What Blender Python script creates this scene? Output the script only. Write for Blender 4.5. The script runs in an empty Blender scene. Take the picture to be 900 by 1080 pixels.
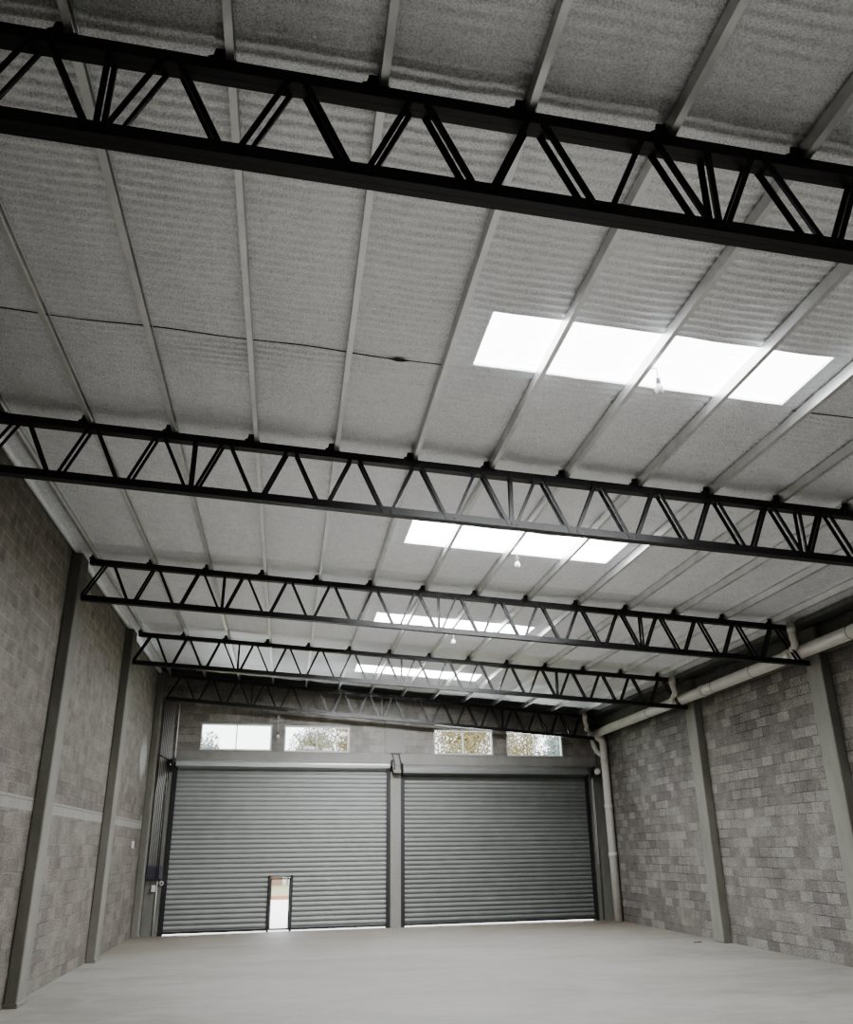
import bpy, math, random
import numpy as np
from mathutils import Vector, Matrix
random.seed(7)
SC = bpy.context.scene
COL = SC.collection

# ------------------------------------------------------------------ layout
ZT, M = 5.4497, -0.06515          # top of truss top chord:  z = ZT + M*x
X0, DX = 0.2949, 0.77353          # purlins at x = X0 + DX*k
BAY = 4.26706                     # truss spacing
W = 11.045                        # hall width
YB = -27.0                        # back of the hall
FK, F0 = 0.10996, 0.0806          # front wall:  y = F0 + FK*x
FA = math.atan(FK)
FM = Matrix.Translation((0, F0, 0)) @ Matrix.Rotation(FA, 4, 'Z')   # front wall frame (u along the wall)
PUR_H = 0.095
def roof(x): return ZT + M * x + PUR_H
def yfront(x): return F0 + FK * x
TY = [-BAY * (5 - i) for i in range(1, 5)]

# ------------------------------------------------------------------ materials
def new_mat(name):
    m = bpy.data.materials.new(name); m.use_nodes = True
    nt = m.node_tree; b = nt.nodes['Principled BSDF']
    return m, nt, b
def N(nt, t, **kw):
    n = nt.nodes.new(t)
    for k, v in kw.items():
        if k in n.inputs: n.inputs[k].default_value = v
        else: setattr(n, k, v)
    return n
def ramp(nt, fac, stops):
    r = nt.nodes.new('ShaderNodeValToRGB')
    el = r.color_ramp.elements
    while len(el) < len(stops): el.new(0.5)
    for e, (p, c) in zip(el, stops):
        e.position = p; e.color = (*c, 1) if len(c) == 3 else c
    nt.links.new(fac, r.inputs[0]); return r.outputs[0]
def mixc(nt, fac, a, b, mode='MIX'):
    n = nt.nodes.new('ShaderNodeMix'); n.data_type = 'RGBA'; n.blend_type = mode
    for sock, v in ((n.inputs[0], fac), (n.inputs[6], a), (n.inputs[7], b)):
        if isinstance(v, bpy.types.NodeSocket): nt.links.new(v, sock)
        elif isinstance(v, (int, float)): sock.default_value = v
        else: sock.default_value = (*v, 1)
    return n.outputs[2]
def g(v): return (v, v, v)

def plain(name, col, rough=0.5, metal=0.0, noise=0.0, scale=8.0, bump=0.0):
    m, nt, b = new_mat(name)
    b.inputs['Roughness'].default_value = rough; b.inputs['Metallic'].default_value = metal
    if noise:
        tc = N(nt, 'ShaderNodeTexCoord'); nz = N(nt, 'ShaderNodeTexNoise', Scale=scale, Detail=5.0)
        nt.links.new(tc.outputs['Object'], nz.inputs['Vector'])
        lo = tuple(max(0, c * (1 - noise)) for c in col); hi = tuple(c * (1 + noise) for c in col)
        nt.links.new(ramp(nt, nz.outputs['Fac'], [(0.3, lo), (0.7, hi)]), b.inputs['Base Color'])
        if bump:
            bp = N(nt, 'ShaderNodeBump', Strength=bump, Distance=0.01)
            nt.links.new(nz.outputs['Fac'], bp.inputs['Height']); nt.links.new(bp.outputs[0], b.inputs['Normal'])
    else:
        b.inputs['Base Color'].default_value = (*col, 1)
    return m

def block_mat(name, axis, c1, c2, mort_lo, mort_hi, bias=0.0, course=None, lighten=None):
    """hollow concrete blockwork; axis picks which object coordinate runs along the wall"""
    m, nt, b = new_mat(name); L = nt.links.new
    b.inputs['Roughness'].default_value = 0.92
    b.inputs['Specular IOR Level'].default_value = 0.2
    tc = N(nt, 'ShaderNodeTexCoord'); sep = N(nt, 'ShaderNodeSeparateXYZ'); L(tc.outputs['Object'], sep.inputs[0])
    cb = N(nt, 'ShaderNodeCombineXYZ'); L(sep.outputs[axis], cb.inputs[0]); L(sep.outputs[2], cb.inputs[1])
    # gentle unevenness of the courses
    wob = N(nt, 'ShaderNodeTexNoise', Scale=2.5, Detail=2.0); L(cb.outputs[0], wob.inputs['Vector'])
    ws = N(nt, 'ShaderNodeVectorMath', operation='SCALE'); L(wob.outputs['Color'], ws.inputs[0]); ws.inputs['Scale'].default_value = 0.012
    wa = N(nt, 'ShaderNodeVectorMath', operation='ADD'); L(cb.outputs[0], wa.inputs[0]); L(ws.outputs[0], wa.inputs[1])
    br = nt.nodes.new('ShaderNodeTexBrick'); L(wa.outputs[0], br.inputs['Vector'])
    br.offset = 0.5
    br.inputs['Scale'].default_value = 1.0; br.inputs['Brick Width'].default_value = 0.345
    br.inputs['Row Height'].default_value = 0.159; br.inputs['Mortar Size'].default_value = 0.007
    br.inputs['Mortar Smooth'].default_value = 0.25; br.inputs['Bias'].default_value = bias
    br.inputs['Color1'].default_value = (0, 0, 0, 1); br.inputs['Color2'].default_value = (1, 1, 1, 1)
    br.inputs['Mortar'].default_value = (0.5, 0.5, 0.5, 1)
    tint = ramp(nt, br.outputs['Color'], [(0.0, c1), (0.55, tuple((p + q) / 2 for p, q in zip(c1, c2))), (1.0, c2)])
    # block face grain and blotches
    n1 = N(nt, 'ShaderNodeTexNoise', Scale=0.9, Detail=6.0, Roughness=0.65); L(cb.outputs[0], n1.inputs['Vector'])
    n2 = N(nt, 'ShaderNodeTexNoise', Scale=38.0, Detail=4.0); L(cb.outputs[0], n2.inputs['Vector'])
    n3 = N(nt, 'ShaderNodeTexNoise', Scale=5.0, Detail=4.0); L(cb.outputs[0], n3.inputs['Vector'])
    col = mixc(nt, 1.0, tint, ramp(nt, n1.outputs['Fac'], [(0.3, g(0.78)), (0.7, (1.12, 1.1, 1.08))]), 'MULTIPLY')
    col = mixc(nt, 1.0, col, ramp(nt, n2.outputs['Fac'], [(0.3, g(0.55)), (0.7, g(1.38))]), 'MULTIPLY')
    col = mixc(nt, 1.0, col, ramp(nt, n3.outputs['Fac'], [(0.3, (0.82, 0.80, 0.80)), (0.7, (1.16, 1.15, 1.10))]), 'MULTIPLY')
    mort = mixc(nt, ramp(nt, n1.outputs['Fac'], [(0.42, g(0)), (0.6, g(1))]), mort_lo, mort_hi)
    col = mixc(nt, br.outputs['Fac'], col, mort)
    if course:   # one paler bond-beam course
        mp = N(nt, 'ShaderNodeMath', operation='COMPARE'); L(sep.outputs[2], mp.inputs[0])
        mp.inputs[1].default_value = course[0]; mp.inputs[2].default_value = course[1]
        sc = N(nt, 'ShaderNodeMath', operation='MULTIPLY'); L(mp.outputs[0], sc.inputs[0]); sc.inputs[1].default_value = 0.7
        col = mixc(nt, sc.outputs[0], col, mixc(nt, 1.0, mixc(nt, br.outputs['Fac'], (0.265, 0.258, 0.235), (0.14, 0.135, 0.12)), ramp(nt, n2.outputs['Fac'], [(0.3, g(0.75)), (0.7, g(1.15))]), 'MULTIPLY'))
    if lighten:    # mortar smears; upper courses also painted lighter, as if better lit
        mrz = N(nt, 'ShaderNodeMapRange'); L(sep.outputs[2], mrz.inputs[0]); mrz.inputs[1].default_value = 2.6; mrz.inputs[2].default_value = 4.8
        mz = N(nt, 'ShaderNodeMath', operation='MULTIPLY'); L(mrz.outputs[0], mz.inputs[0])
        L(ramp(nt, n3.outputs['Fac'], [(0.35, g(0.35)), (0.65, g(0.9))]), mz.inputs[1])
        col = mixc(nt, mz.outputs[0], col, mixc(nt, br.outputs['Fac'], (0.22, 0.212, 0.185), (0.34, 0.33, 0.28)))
    if lighten:    # pale patch around one spot on the blocks
        ds = N(nt, 'ShaderNodeVectorMath', operation='DISTANCE'); L(cb.outputs[0], ds.inputs[0]); ds.inputs[1].default_value = (lighten[0], lighten[1], 0)
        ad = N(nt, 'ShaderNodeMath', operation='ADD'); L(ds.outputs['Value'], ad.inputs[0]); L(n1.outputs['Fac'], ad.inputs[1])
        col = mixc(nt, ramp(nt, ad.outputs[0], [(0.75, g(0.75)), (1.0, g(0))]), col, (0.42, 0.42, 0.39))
    L(col, b.inputs['Base Color'])
    hs = N(nt, 'ShaderNodeMath', operation='SUBTRACT'); hs.inputs[0].default_value = 1.0; L(br.outputs['Fac'], hs.inputs[1])
    ha = N(nt, 'ShaderNodeMath', operation='MULTIPLY_ADD'); L(n2.outputs['Fac'], ha.inputs[0]); ha.inputs[1].default_value = 0.3; L(hs.outputs[0], ha.inputs[2])
    bp = N(nt, 'ShaderNodeBump', Strength=0.7, Distance=0.008); L(ha.outputs[0], bp.inputs['Height']); L(bp.outputs[0], b.inputs['Normal'])
    return m

def concrete_mat(name, lo, hi, scale=1.5):
    m, nt, b = new_mat(name); L = nt.links.new
    b.inputs['Roughness'].default_value = 0.85; b.inputs['Specular IOR Level'].default_value = 0.25
    tc = N(nt, 'ShaderNodeTexCoord')
    mp = N(nt, 'ShaderNodeMapping'); mp.inputs['Scale'].default_value = (1, 1, 0.35); L(tc.outputs['Object'], mp.inputs[0])
    n1 = N(nt, 'ShaderNodeTexNoise', Scale=scale * 2, Detail=7.0, Roughness=0.65); L(mp.outputs[0], n1.inputs['Vector'])
    n2 = N(nt, 'ShaderNodeTexNoise', Scale=60.0, Detail=3.0); L(tc.outputs['Object'], n2.inputs['Vector'])
    col = mixc(nt, 1.0, ramp(nt, n1.outputs['Fac'], [(0.3, lo), (0.7, hi)]), ramp(nt, n2.outputs['Fac'], [(0.3, g(0.9)), (0.7, g(1.08))]), 'MULTIPLY')
    L(col, b.inputs['Base Color'])
    bp = N(nt, 'ShaderNodeBump', Strength=0.25, Distance=0.006); L(n2.outputs['Fac'], bp.inputs['Height']); L(bp.outputs[0], b.inputs['Normal'])
    return m

def floor_mat():
    m, nt, b = new_mat('floor_concrete'); L = nt.links.new
    b.inputs['Specular IOR Level'].default_value = 0.35
    tc = N(nt, 'ShaderNodeTexCoord')
    mp = N(nt, 'ShaderNodeMapping'); mp.inputs['Scale'].default_value = (0.5, 1.0, 1.0); L(tc.outputs['Object'], mp.inputs[0])
    n1 = N(nt, 'ShaderNodeTexNoise', Scale=0.55, Detail=7.0, Roughness=0.6, Distortion=0.8); L(mp.outputs[0], n1.inputs['Vector'])
    n2 = N(nt, 'ShaderNodeTexNoise', Scale=3.0, Detail=8.0, Roughness=0.7, Distortion=1.5); L(mp.outputs[0], n2.inputs['Vector'])
    n3 = N(nt, 'ShaderNodeTexNoise', Scale=60.0, Detail=3.0); L(tc.outputs['Object'], n3.inputs['Vector'])
    col = ramp(nt, n1.outputs['Fac'], [(0.3, (0.140, 0.130, 0.109)), (0.5, (0.200, 0.188, 0.163)), (0.72, (0.255, 0.242, 0.215))])
    col = mixc(nt, 1.0, col, ramp(nt, n2.outputs['Fac'], [(0.3, g(0.62)), (0.5, g(0.98)), (0.68, g(1.22))]), 'MULTIPLY')
    col = mixc(nt, 1.0, col, ramp(nt, n3.outputs['Fac'], [(0.3, g(0.95)), (0.7, g(1.04))]), 'MULTIPLY')
    # darker brown strip towards the doors
    sep = N(nt, 'ShaderNodeSeparateXYZ'); L(tc.outputs['Object'], sep.inputs[0])
    fy = N(nt, 'ShaderNodeMath', operation='MULTIPLY_ADD'); L(sep.outputs[0], fy.inputs[0]); fy.inputs[1].default_value = -FK; L(sep.outputs[1], fy.inputs[2])
    fa = N(nt, 'ShaderNodeMath', operation='MULTIPLY_ADD'); L(n1.outputs['Fac'], fa.inputs[0]); fa.inputs[1].default_value = 3.0; L(fy.outputs[0], fa.inputs[2])
    mr = N(nt, 'ShaderNodeMapRange'); L(fa.outputs[0], mr.inputs[0]); mr.inputs[1].default_value = -2.6; mr.inputs[2].default_value = 1.4
    col = mixc(nt, mr.outputs[0], col, mixc(nt, 1.0, col, (0.66, 0.61, 0.54), 'MULTIPLY'))
    L(col, b.inputs['Base Color'])
    L(ramp(nt, n2.outputs['Fac'], [(0.3, g(0.6)), (0.7, g(0.8))]), b.inputs['Roughness'])
    bp = N(nt, 'ShaderNodeBump', Strength=0.12, Distance=0.01); L(n2.outputs['Fac'], bp.inputs['Height']); L(bp.outputs[0], b.inputs['Normal'])
    return m

def foil_mat():
    m, nt, b = new_mat('foil_insulation'); L = nt.links.new
    b.inputs['Roughness'].default_value = 0.52; b.inputs['Metallic'].default_value = 0.65
    tc = N(nt, 'ShaderNodeTexCoord')
    n1 = N(nt, 'ShaderNodeTexNoise', Scale=0.7, Detail=4.0); L(tc.outputs['Object'], n1.inputs['Vector'])
    n2 = N(nt, 'ShaderNodeTexNoise', Scale=95.0, Detail=2.0); L(tc.outputs['Object'], n2.inputs['Vector'])
    n3 = N(nt, 'ShaderNodeTexNoise', Scale=7.0, Detail=5.0, Distortion=1.0); L(tc.outputs['Object'], n3.inputs['Vector'])
    col = ramp(nt, n1.outputs['Fac'], [(0.3, (0.86, 0.885, 0.92)), (0.7, (0.94, 0.96, 0.99))])
    col = mixc(nt, 1.0, col, ramp(nt, n2.outputs['Fac'], [(0.3, g(0.66)), (0.7, g(1.2))]), 'MULTIPLY')
    col = mixc(nt, 1.0, col, ramp(nt, n3.outputs['Fac'], [(0.3, g(0.93)), (0.7, g(1.05))]), 'MULTIPLY')
    L(col, b.inputs['Base Color'])
    ha = N(nt, 'ShaderNodeMath', operation='MULTIPLY_ADD'); L(n3.outputs['Fac'], ha.inputs[0]); ha.inputs[1].default_value = 3.0; L(n2.outputs['Fac'], ha.inputs[2])
    bp = N(nt, 'ShaderNodeBump', Strength=0.35, Distance=0.006); L(ha.outputs[0], bp.inputs['Height']); L(bp.outputs[0], b.inputs['Normal'])
    return m

def emit_mat(name, col, strength):
    m, nt, b = new_mat(name)
    b.inputs['Base Color'].default_value = (0.9, 0.9, 0.9, 1)
    b.inputs['Emission Color'].default_value = (*col, 1); b.inputs['Emission Strength'].default_value = strength
    return m

def glass_mat():
    m, nt, b = new_mat('window_glass'); nt.nodes.remove(b); L = nt.links.new
    out = [n for n in nt.nodes if n.type == 'OUTPUT_MATERIAL'][0]
    tr = N(nt, 'ShaderNodeBsdfTransparent'); tr.inputs[0].default_value = (0.95, 0.97, 0.96, 1)
    gl = N(nt, 'ShaderNodeBsdfGlossy'); gl.inputs['Roughness'].default_value = 0.03
    fr = N(nt, 'ShaderNodeFresnel'); fr.inputs[0].default_value = 1.45
    mx = N(nt, 'ShaderNodeMixShader'); L(fr.outputs[0], mx.inputs[0]); L(tr.outputs[0], mx.inputs[1]); L(gl.outputs[0], mx.inputs[2])
    L(mx.outputs[0], out.inputs[0]); return m

def leaf_mat(name, stops):
    m, nt, b = new_mat(name); L = nt.links.new
    b.inputs['Roughness'].default_value = 0.7
    tc = N(nt, 'ShaderNodeTexCoord'); n1 = N(nt, 'ShaderNodeTexNoise', Scale=6.0, Detail=5.0); L(tc.outputs['Object'], n1.inputs['Vector'])
    L(ramp(nt, n1.outputs['Fac'], stops), b.inputs['Base Color'])
    return m

MT = {}
MT['floor'] = floor_mat()
MT['foil'] = foil_mat()
MT['eave'] = plain('dark_roof_end', (0.0480, 0.0520, 0.0560), 0.5, 0.3, 0.25, 4)
MT['block_l'] = block_mat('block_wall_left', 1, (0.0999, 0.0932, 0.0844), (0.1591, 0.1510, 0.1391), (0.0740, 0.0710, 0.0629), (0.1665, 0.1606, 0.1406), 0.0, course=(2.18, 0.075), lighten=(-1.0, 3.5))
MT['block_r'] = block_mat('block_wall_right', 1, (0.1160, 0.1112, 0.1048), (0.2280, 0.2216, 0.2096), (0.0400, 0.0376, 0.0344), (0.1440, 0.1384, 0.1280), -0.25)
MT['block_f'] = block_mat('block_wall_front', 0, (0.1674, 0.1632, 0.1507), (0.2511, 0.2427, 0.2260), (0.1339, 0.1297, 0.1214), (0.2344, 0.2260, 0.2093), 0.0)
MT['conc'] = concrete_mat('pillar_concrete', (0.1188, 0.1166, 0.1008), (0.1728, 0.1692, 0.1476))
MT['conc_l'] = concrete_mat('lintel_concrete', (0.1613, 0.1575, 0.1425), (0.2100, 0.2063, 0.1875))
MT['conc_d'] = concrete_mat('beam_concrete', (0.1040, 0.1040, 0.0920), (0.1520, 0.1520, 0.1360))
MT['black'] = plain('black_painted_steel', (0.0035, 0.0037, 0.0045), 0.45, 0.0, 0.3, 10)
MT['galv'] = plain('galvanised_steel', (0.66, 0.67, 0.67), 0.36, 0.85, 0.12, 5)
MT['galv_d'] = plain('dull_galvanised_steel', (0.12, 0.125, 0.12), 0.55, 0.4, 0.3, 6)
MT['shut'] = plain('shutter_galvanised_slats', (0.1887, 0.1983, 0.1909), 0.48, 0.25, 0.08, 3)
MT['shut2'] = plain('shutter_dull_slats', (0.1326, 0.1394, 0.1326), 0.5, 0.25, 0.08, 3)
MT['hood'] = plain('bright_galvanised_sheet', (0.52, 0.54, 0.53), 0.28, 0.75, 0.08, 4)
MT['rubber'] = plain('black_rubber', (0.01, 0.01, 0.011), 0.7)
MT['alu'] = plain('white_aluminium', (0.62, 0.63, 0.63), 0.4)
MT['pvc'] = plain('white_pvc', (0.5100, 0.4930, 0.4505), 0.42, 0.0, 0.10, 3)
MT['panel'] = plain('panel_enamel', (0.062, 0.058, 0.078), 0.4, 0.0, 0.15, 20)
MT['white'] = plain('white_plastic', (0.75, 0.74, 0.70), 0.45)
MT['conduit'] = plain('grey_conduit', (0.46, 0.465, 0.45), 0.45, 0.1)
MT['dark'] = plain('dark_metal', (0.03, 0.03, 0.032), 0.5, 0.3)
MT['cord'] = plain('white_cord', (0.55, 0.54, 0.50), 0.6)
MT['bulb'] = plain('frosted_bulb', (0.85, 0.85, 0.83), 0.25)
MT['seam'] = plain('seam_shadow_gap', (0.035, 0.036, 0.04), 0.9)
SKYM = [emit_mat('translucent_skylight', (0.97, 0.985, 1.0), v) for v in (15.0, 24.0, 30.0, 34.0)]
MT['glass'] = glass_mat()
MT['pave'] = plain('bright_pavement', (0.80, 0.79, 0.77), 0.9, 0, 0.06, 1.5)
MT['grass'] = leaf_mat('yellow_green_grass', [(0.3, (0.07, 0.085, 0.003)), (0.7, (0.15, 0.15, 0.008))])
MT['kerb'] = plain('orange_kerb', (0.20, 0.055, 0.008), 0.8, 0, 0.2, 3)
MT['house'] = plain('tan_render', (0.11, 0.045, 0.018), 0.9, 0, 0.15, 2)
MT['fence'] = plain('grey_fence', (0.07, 0.07, 0.075), 0.8, 0, 0.2, 2)
MT['bark'] = plain('bark', (0.12, 0.09, 0.06), 0.9, 0, 0.3, 5)
MT['leaf_y'] = leaf_mat('yellow_foliage', [(0.3, (0.022, 0.014, 0.0002)), (0.5, (0.064, 0.041, 0.0003)), (0.75, (0.11, 0.078, 0.001))])
MT['leaf_g'] = leaf_mat('green_foliage', [(0.3, (0.012, 0.015, 0.004)), (0.5, (0.040, 0.044, 0.010)), (0.75, (0.11, 0.095, 0.012))])
MT['leaf_b'] = leaf_mat('bluegreen_foliage', [(0.3, (0.018, 0.036, 0.032)), (0.7, (0.06, 0.105, 0.092))])
MT['tin'] = plain('roof_outer_sheet', (0.4, 0.4, 0.4), 0.5, 0.5)

# ------------------------------------------------------------------ mesh builder
class MB:
    def __init__(s): s.v = []; s.f = []; s.sm = []
    def add(s, vs, fs, smooth=False):
        b = len(s.v); s.v += [tuple(v) for v in vs]
        for f in fs: s.f.append(tuple(b + i for i in f)); s.sm.append(smooth)
        return s
    def box(s, x0, x1, y0, y1, z0, z1):
        vs = [(x, y, z) for z in (z0, z1) for y in (y0, y1) for x in (x0, x1)]
        return s.add(vs, [(0, 2, 3, 1), (4, 5, 7, 6), (0, 1, 5, 4), (2, 6, 7, 3), (0, 4, 6, 2), (1, 3, 7, 5)])
    def bbox(s, x0, x1, y0, y1, z0, z1, c=0.006):
        """box whose edges along the longest axis are chamfered"""
        d = (x1 - x0, y1 - y0, z1 - z0); a = d.index(max(d))
        lo = (x0, y0, z0); hi = (x1, y1, z1); p, q = [i for i in range(3) if i != a]
        ring = [(lo[p] + c, lo[q]), (hi[p] - c, lo[q]), (hi[p], lo[q] + c), (hi[p], hi[q] - c), (hi[p] - c, hi[q]), (lo[p] + c, hi[q]), (lo[p], hi[q] - c), (lo[p], lo[q] + c)]
        vs = []
        for t in (lo[a], hi[a]):
            for (m_, n_) in ring:
                v = [0, 0, 0]; v[a] = t; v[p] = m_; v[q] = n_; vs.append(v)
        fl = a == 1
        fs = [tuple((i, (i + 1) % 8, 8 + (i + 1) % 8, 8 + i)) for i in range(8)] + [tuple(range(7, -1, -1)), tuple(range(8, 16))]
        if fl: fs = [tuple(reversed(f)) for f in fs]
        return s.add(vs, fs)
    def prism(s, prof, A, B, up=(0, 0, 1)):
        """profile [(p,q)] swept from A to B; q along 'up' side, p along cross"""
        A = Vector(A); B = Vector(B); d = (B - A).normalized(); u = Vector(up); u = (u - d * u.dot(d)).normalized(); r = d.cross(u)
        n = len(prof); vs = [P + r * p + u * q for P in (A, B) for p, q in prof]
        return s.add(vs, [(i, (i + 1) % n, n + (i + 1) % n, n + i) for i in range(n)] + [tuple(range(n - 1, -1, -1)), tuple(range(n, 2 * n))])
    def tube(s, pts, r, n=14, caps=True):
        pts = [Vector(p) for p in pts]; rs = r if isinstance(r, (list, tuple)) else [r] * len(pts)
        base = len(s.v); prev = None
        for i, p in enumerate(pts):
            t = ((pts[i + 1] - p).normalized() if i < len(pts) - 1 else Vector()) + ((p - pts[i - 1]).normalized() if i else Vector())
            t.normalize()
            if prev is None:
                a = Vector((0, 0, 1)) if abs(t.z) < 0.9 else Vector((1, 0, 0)); u = t.cross(a).normalized()
            else:
                u = (prev - t * prev.dot(t)).normalized()
            prev = u; w = t.cross(u)
            for k in range(n):
                a = 2 * math.pi * k / n; s.v.append(tuple(p + (u * math.cos(a) + w * math.sin(a)) * rs[i]))
        for i in range(len(pts) - 1):
            for k in range(n):
                a = base + i * n; s.f.append((a + k, a + (k + 1) % n, a + n + (k + 1) % n, a + n + k)); s.sm.append(True)
        if caps:
            s.f.append(tuple(base + k for k in range(n - 1, -1, -1))); s.sm.append(False)
            e = base + (len(pts) - 1) * n; s.f.append(tuple(e + k for k in range(n))); s.sm.append(False)
        return s
    def lathe(s, prof, c, n=20):
        base = len(s.v); c = Vector(c)
        for r, z in prof:
            for k in range(n):
                a = 2 * math.pi * k / n; s.v.append((c.x + r * math.cos(a), c.y + r * math.sin(a), c.z + z))
        for i in range(len(prof) - 1):
            for k in range(n):
                a = base + i * n; s.f.append((a + k, a + (k + 1) % n, a + n + (k + 1) % n, a + n + k)); s.sm.append(True)
        return s
    def build(s, name, mat, parent=None, loc=None):
        me = bpy.data.meshes.new(name); me.from_pydata(s.v, [], s.f)
        me.polygons.foreach_set('use_smooth', s.sm); me.materials.append(mat); me.update()
        o = bpy.data.objects.new(name, me); COL.objects.link(o)
        if parent: o.parent = parent
        if loc: o.location = loc
        return o
def arc_pts(c, r, a0, a1, e1, e2, n=8):
    c = Vector(c); e1 = Vector(e1); e2 = Vector(e2)
    return [c + e1 * r * math.cos(a0 + (a1 - a0) * i / n) + e2 * r * math.sin(a0 + (a1 - a0) * i / n) for i in range(n + 1)]
def empty(name, loc=(0, 0, 0)):
    o = bpy.data.objects.new(name, None); COL.objects.link(o); o.location = loc; o.empty_display_size = 0.1
    return o
def tag(o, label=None, cat=None, group=None, kind=None):
    if label: o['label'] = label
    if cat: o['category'] = cat
    if group: o['group'] = group
    if kind: o['kind'] = kind
    return o
def struct(o, label=None): return tag(o, label, None, None, 'structure')
ORD = ['first', 'second', 'third', 'fourth', 'fifth', 'sixth', 'seventh', 'eighth', 'ninth', 'tenth', 'eleventh', 'twelfth', 'thirteenth', 'fourteenth']

# ------------------------------------------------------------------ room shell
fl = MB()
fl.add([(-0.3, YB - .3, 0), (W + .3, YB - .3, 0), (W + .3, yfront(W + .3) + .12, 0), (-0.3, yfront(-.3) + .12, 0),
        (-0.3, YB - .3, -.2), (W + .3, YB - .3, -.2), (W + .3, yfront(W + .3) + .12, -.2), (-0.3, yfront(-.3) + .12, -.2)],
       [(0, 1, 2, 3), (7, 6, 5, 4), (0, 4, 5, 1), (1, 5, 6, 2), (2, 6, 7, 3), (3, 7, 4, 0)])
struct(fl.build('floor', MT['floor']), 'smooth pale grey concrete floor of the empty hall')

def slab(x0, x1, y0, y1a, y1b, z0a, z0b):  # wall along y with top following the roof
    m = MB(); vs = [(x0, y0, 0), (x1, y0, 0), (x1, y1b, 0), (x0, y1a, 0), (x0, y0, z0a), (x1, y0, z0b), (x1, y1b, z0b), (x0, y1a, z0a)]
    return m.add(vs, [(3, 2, 1, 0), (4, 5, 6, 7), (0, 1, 5, 4), (1, 2, 6, 5), (2, 3, 7, 6), (3, 0, 4, 7)])
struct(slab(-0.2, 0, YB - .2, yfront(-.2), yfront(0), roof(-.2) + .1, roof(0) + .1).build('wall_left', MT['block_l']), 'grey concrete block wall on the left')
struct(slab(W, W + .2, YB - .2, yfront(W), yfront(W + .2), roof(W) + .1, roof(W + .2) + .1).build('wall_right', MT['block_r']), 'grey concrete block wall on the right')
bw = MB(); bw.add([(0, YB, 0), (W, YB, 0), (W, YB - .2, 0), (0, YB - .2, 0), (0, YB, roof(0)), (W, YB, roof(W)), (W, YB - .2, roof(W)), (0, YB - .2, roof(0))],
                  [(0, 4, 5, 1), (1, 5, 6, 2), (2, 6, 7, 3), (3, 7, 4, 0), (4, 7, 6, 5), (0, 1, 2, 3)])
struct(bw.build('wall_back', MT['block_f']))

# front wall (in its own frame: u along the wall, v into the outside, z up)
UL = W / math.cos(FA)
DL = (0.56, 5.47, 3.50); DR = (5.81, 10.60, 3.40)
WIN = [(1.04, 2.66, 3.80, 4.40), (2.95, 4.51, 3.79, 4.39), (6.61, 8.14, 3.78, 4.39), (8.51, 10.02, 3.77, 4.37)]
holes = [(DL[0], DL[1], -1, DL[2]), (DR[0], DR[1], -1, DR[2])] + WIN
TH = 0.16
def front_wall():
    us = sorted({0.0, UL} | {h[0] for h in holes} | {h[1] for h in holes})
    zs = sorted({0.0, 4.6} | {h[2] for h in holes if h[2] > 0} | {h[3] for h in holes})
    m = MB()
    def inh(u, z): return any(h[0] < u < h[1] and h[2] < z < h[3] for h in holes)
    top = len(zs)
    def P(i, j, v):
        u = us[i]; z = zs[j] if j < top else roof(u * math.cos(FA)) + 0.08
        return (u, v, z)
    solid = {}
    for i in range(len(us) - 1):
        for j in range(top):
            zc = (zs[j] + zs[j + 1]) / 2 if j + 1 < top else 4.7
            solid[i, j] = not inh((us[i] + us[i + 1]) / 2, zc)
    for (i, j), s_ in solid.items():
        if not s_: continue
        a = [P(i, j, 0), P(i + 1, j, 0), P(i + 1, j + 1, 0), P(i, j + 1, 0)]; b_ = [P(i, j, TH), P(i + 1, j, TH), P(i + 1, j + 1, TH), P(i, j + 1, TH)]
        m.add(a + b_, [(0, 1, 2, 3), (7, 6, 5, 4)])
        if not solid.get((i, j - 1)): m.add([a[0], a[1], b_[1], b_[0]], [(3, 2, 1, 0)])
        if not solid.get((i, j + 1)): m.add([a[3], a[2], b_[2], b_[3]], [(0, 1, 2, 3)])
        if not solid.get((i - 1, j)): m.add([a[0], a[3], b_[3], b_[0]], [(0, 1, 2, 3)])
        if not solid.get((i + 1, j)): m.add([a[1], a[2], b_[2], b_[1]], [(3, 2, 1, 0)])
    return m
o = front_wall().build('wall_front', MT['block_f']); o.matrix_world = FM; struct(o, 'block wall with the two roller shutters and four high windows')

def ftrim(n, mb, mat, label):
    o = mb.build('trim_%d' % n, MT[mat]); o.matrix_world = FM; return struct(o, label)
ftrim(1, MB().bbox(5.50, 5.78, -0.035, 0.0, 0, 3.5, .008), 'conc_l', 'concrete post between the two roller shutters')
ftrim(2, MB().bbox(5.38, 5.87, -0.03, 0.0, 3.80, 5.05, .008), 'conc_l', 'concrete post above the shutters between the windows')
lt = MB(); lt.bbox(0.16, UL - 0.02, -0.02, 0.0, 3.52, 3.775, .006); ftrim(3, lt, 'conc_l', 'smooth concrete lintel band over both shutters')
ftrim(4, MB().bbox(0.15, 0.50, -0.02, 0.0, 0, 3.5, .006), 'conc_d', 'concrete jamb left of the left shutter')
ftrim(5, MB().bbox(10.68, UL - .02, -0.02, 0.0, 0, 3.5, .006), 'conc_d', 'dark jamb right of the right shutter')

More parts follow.
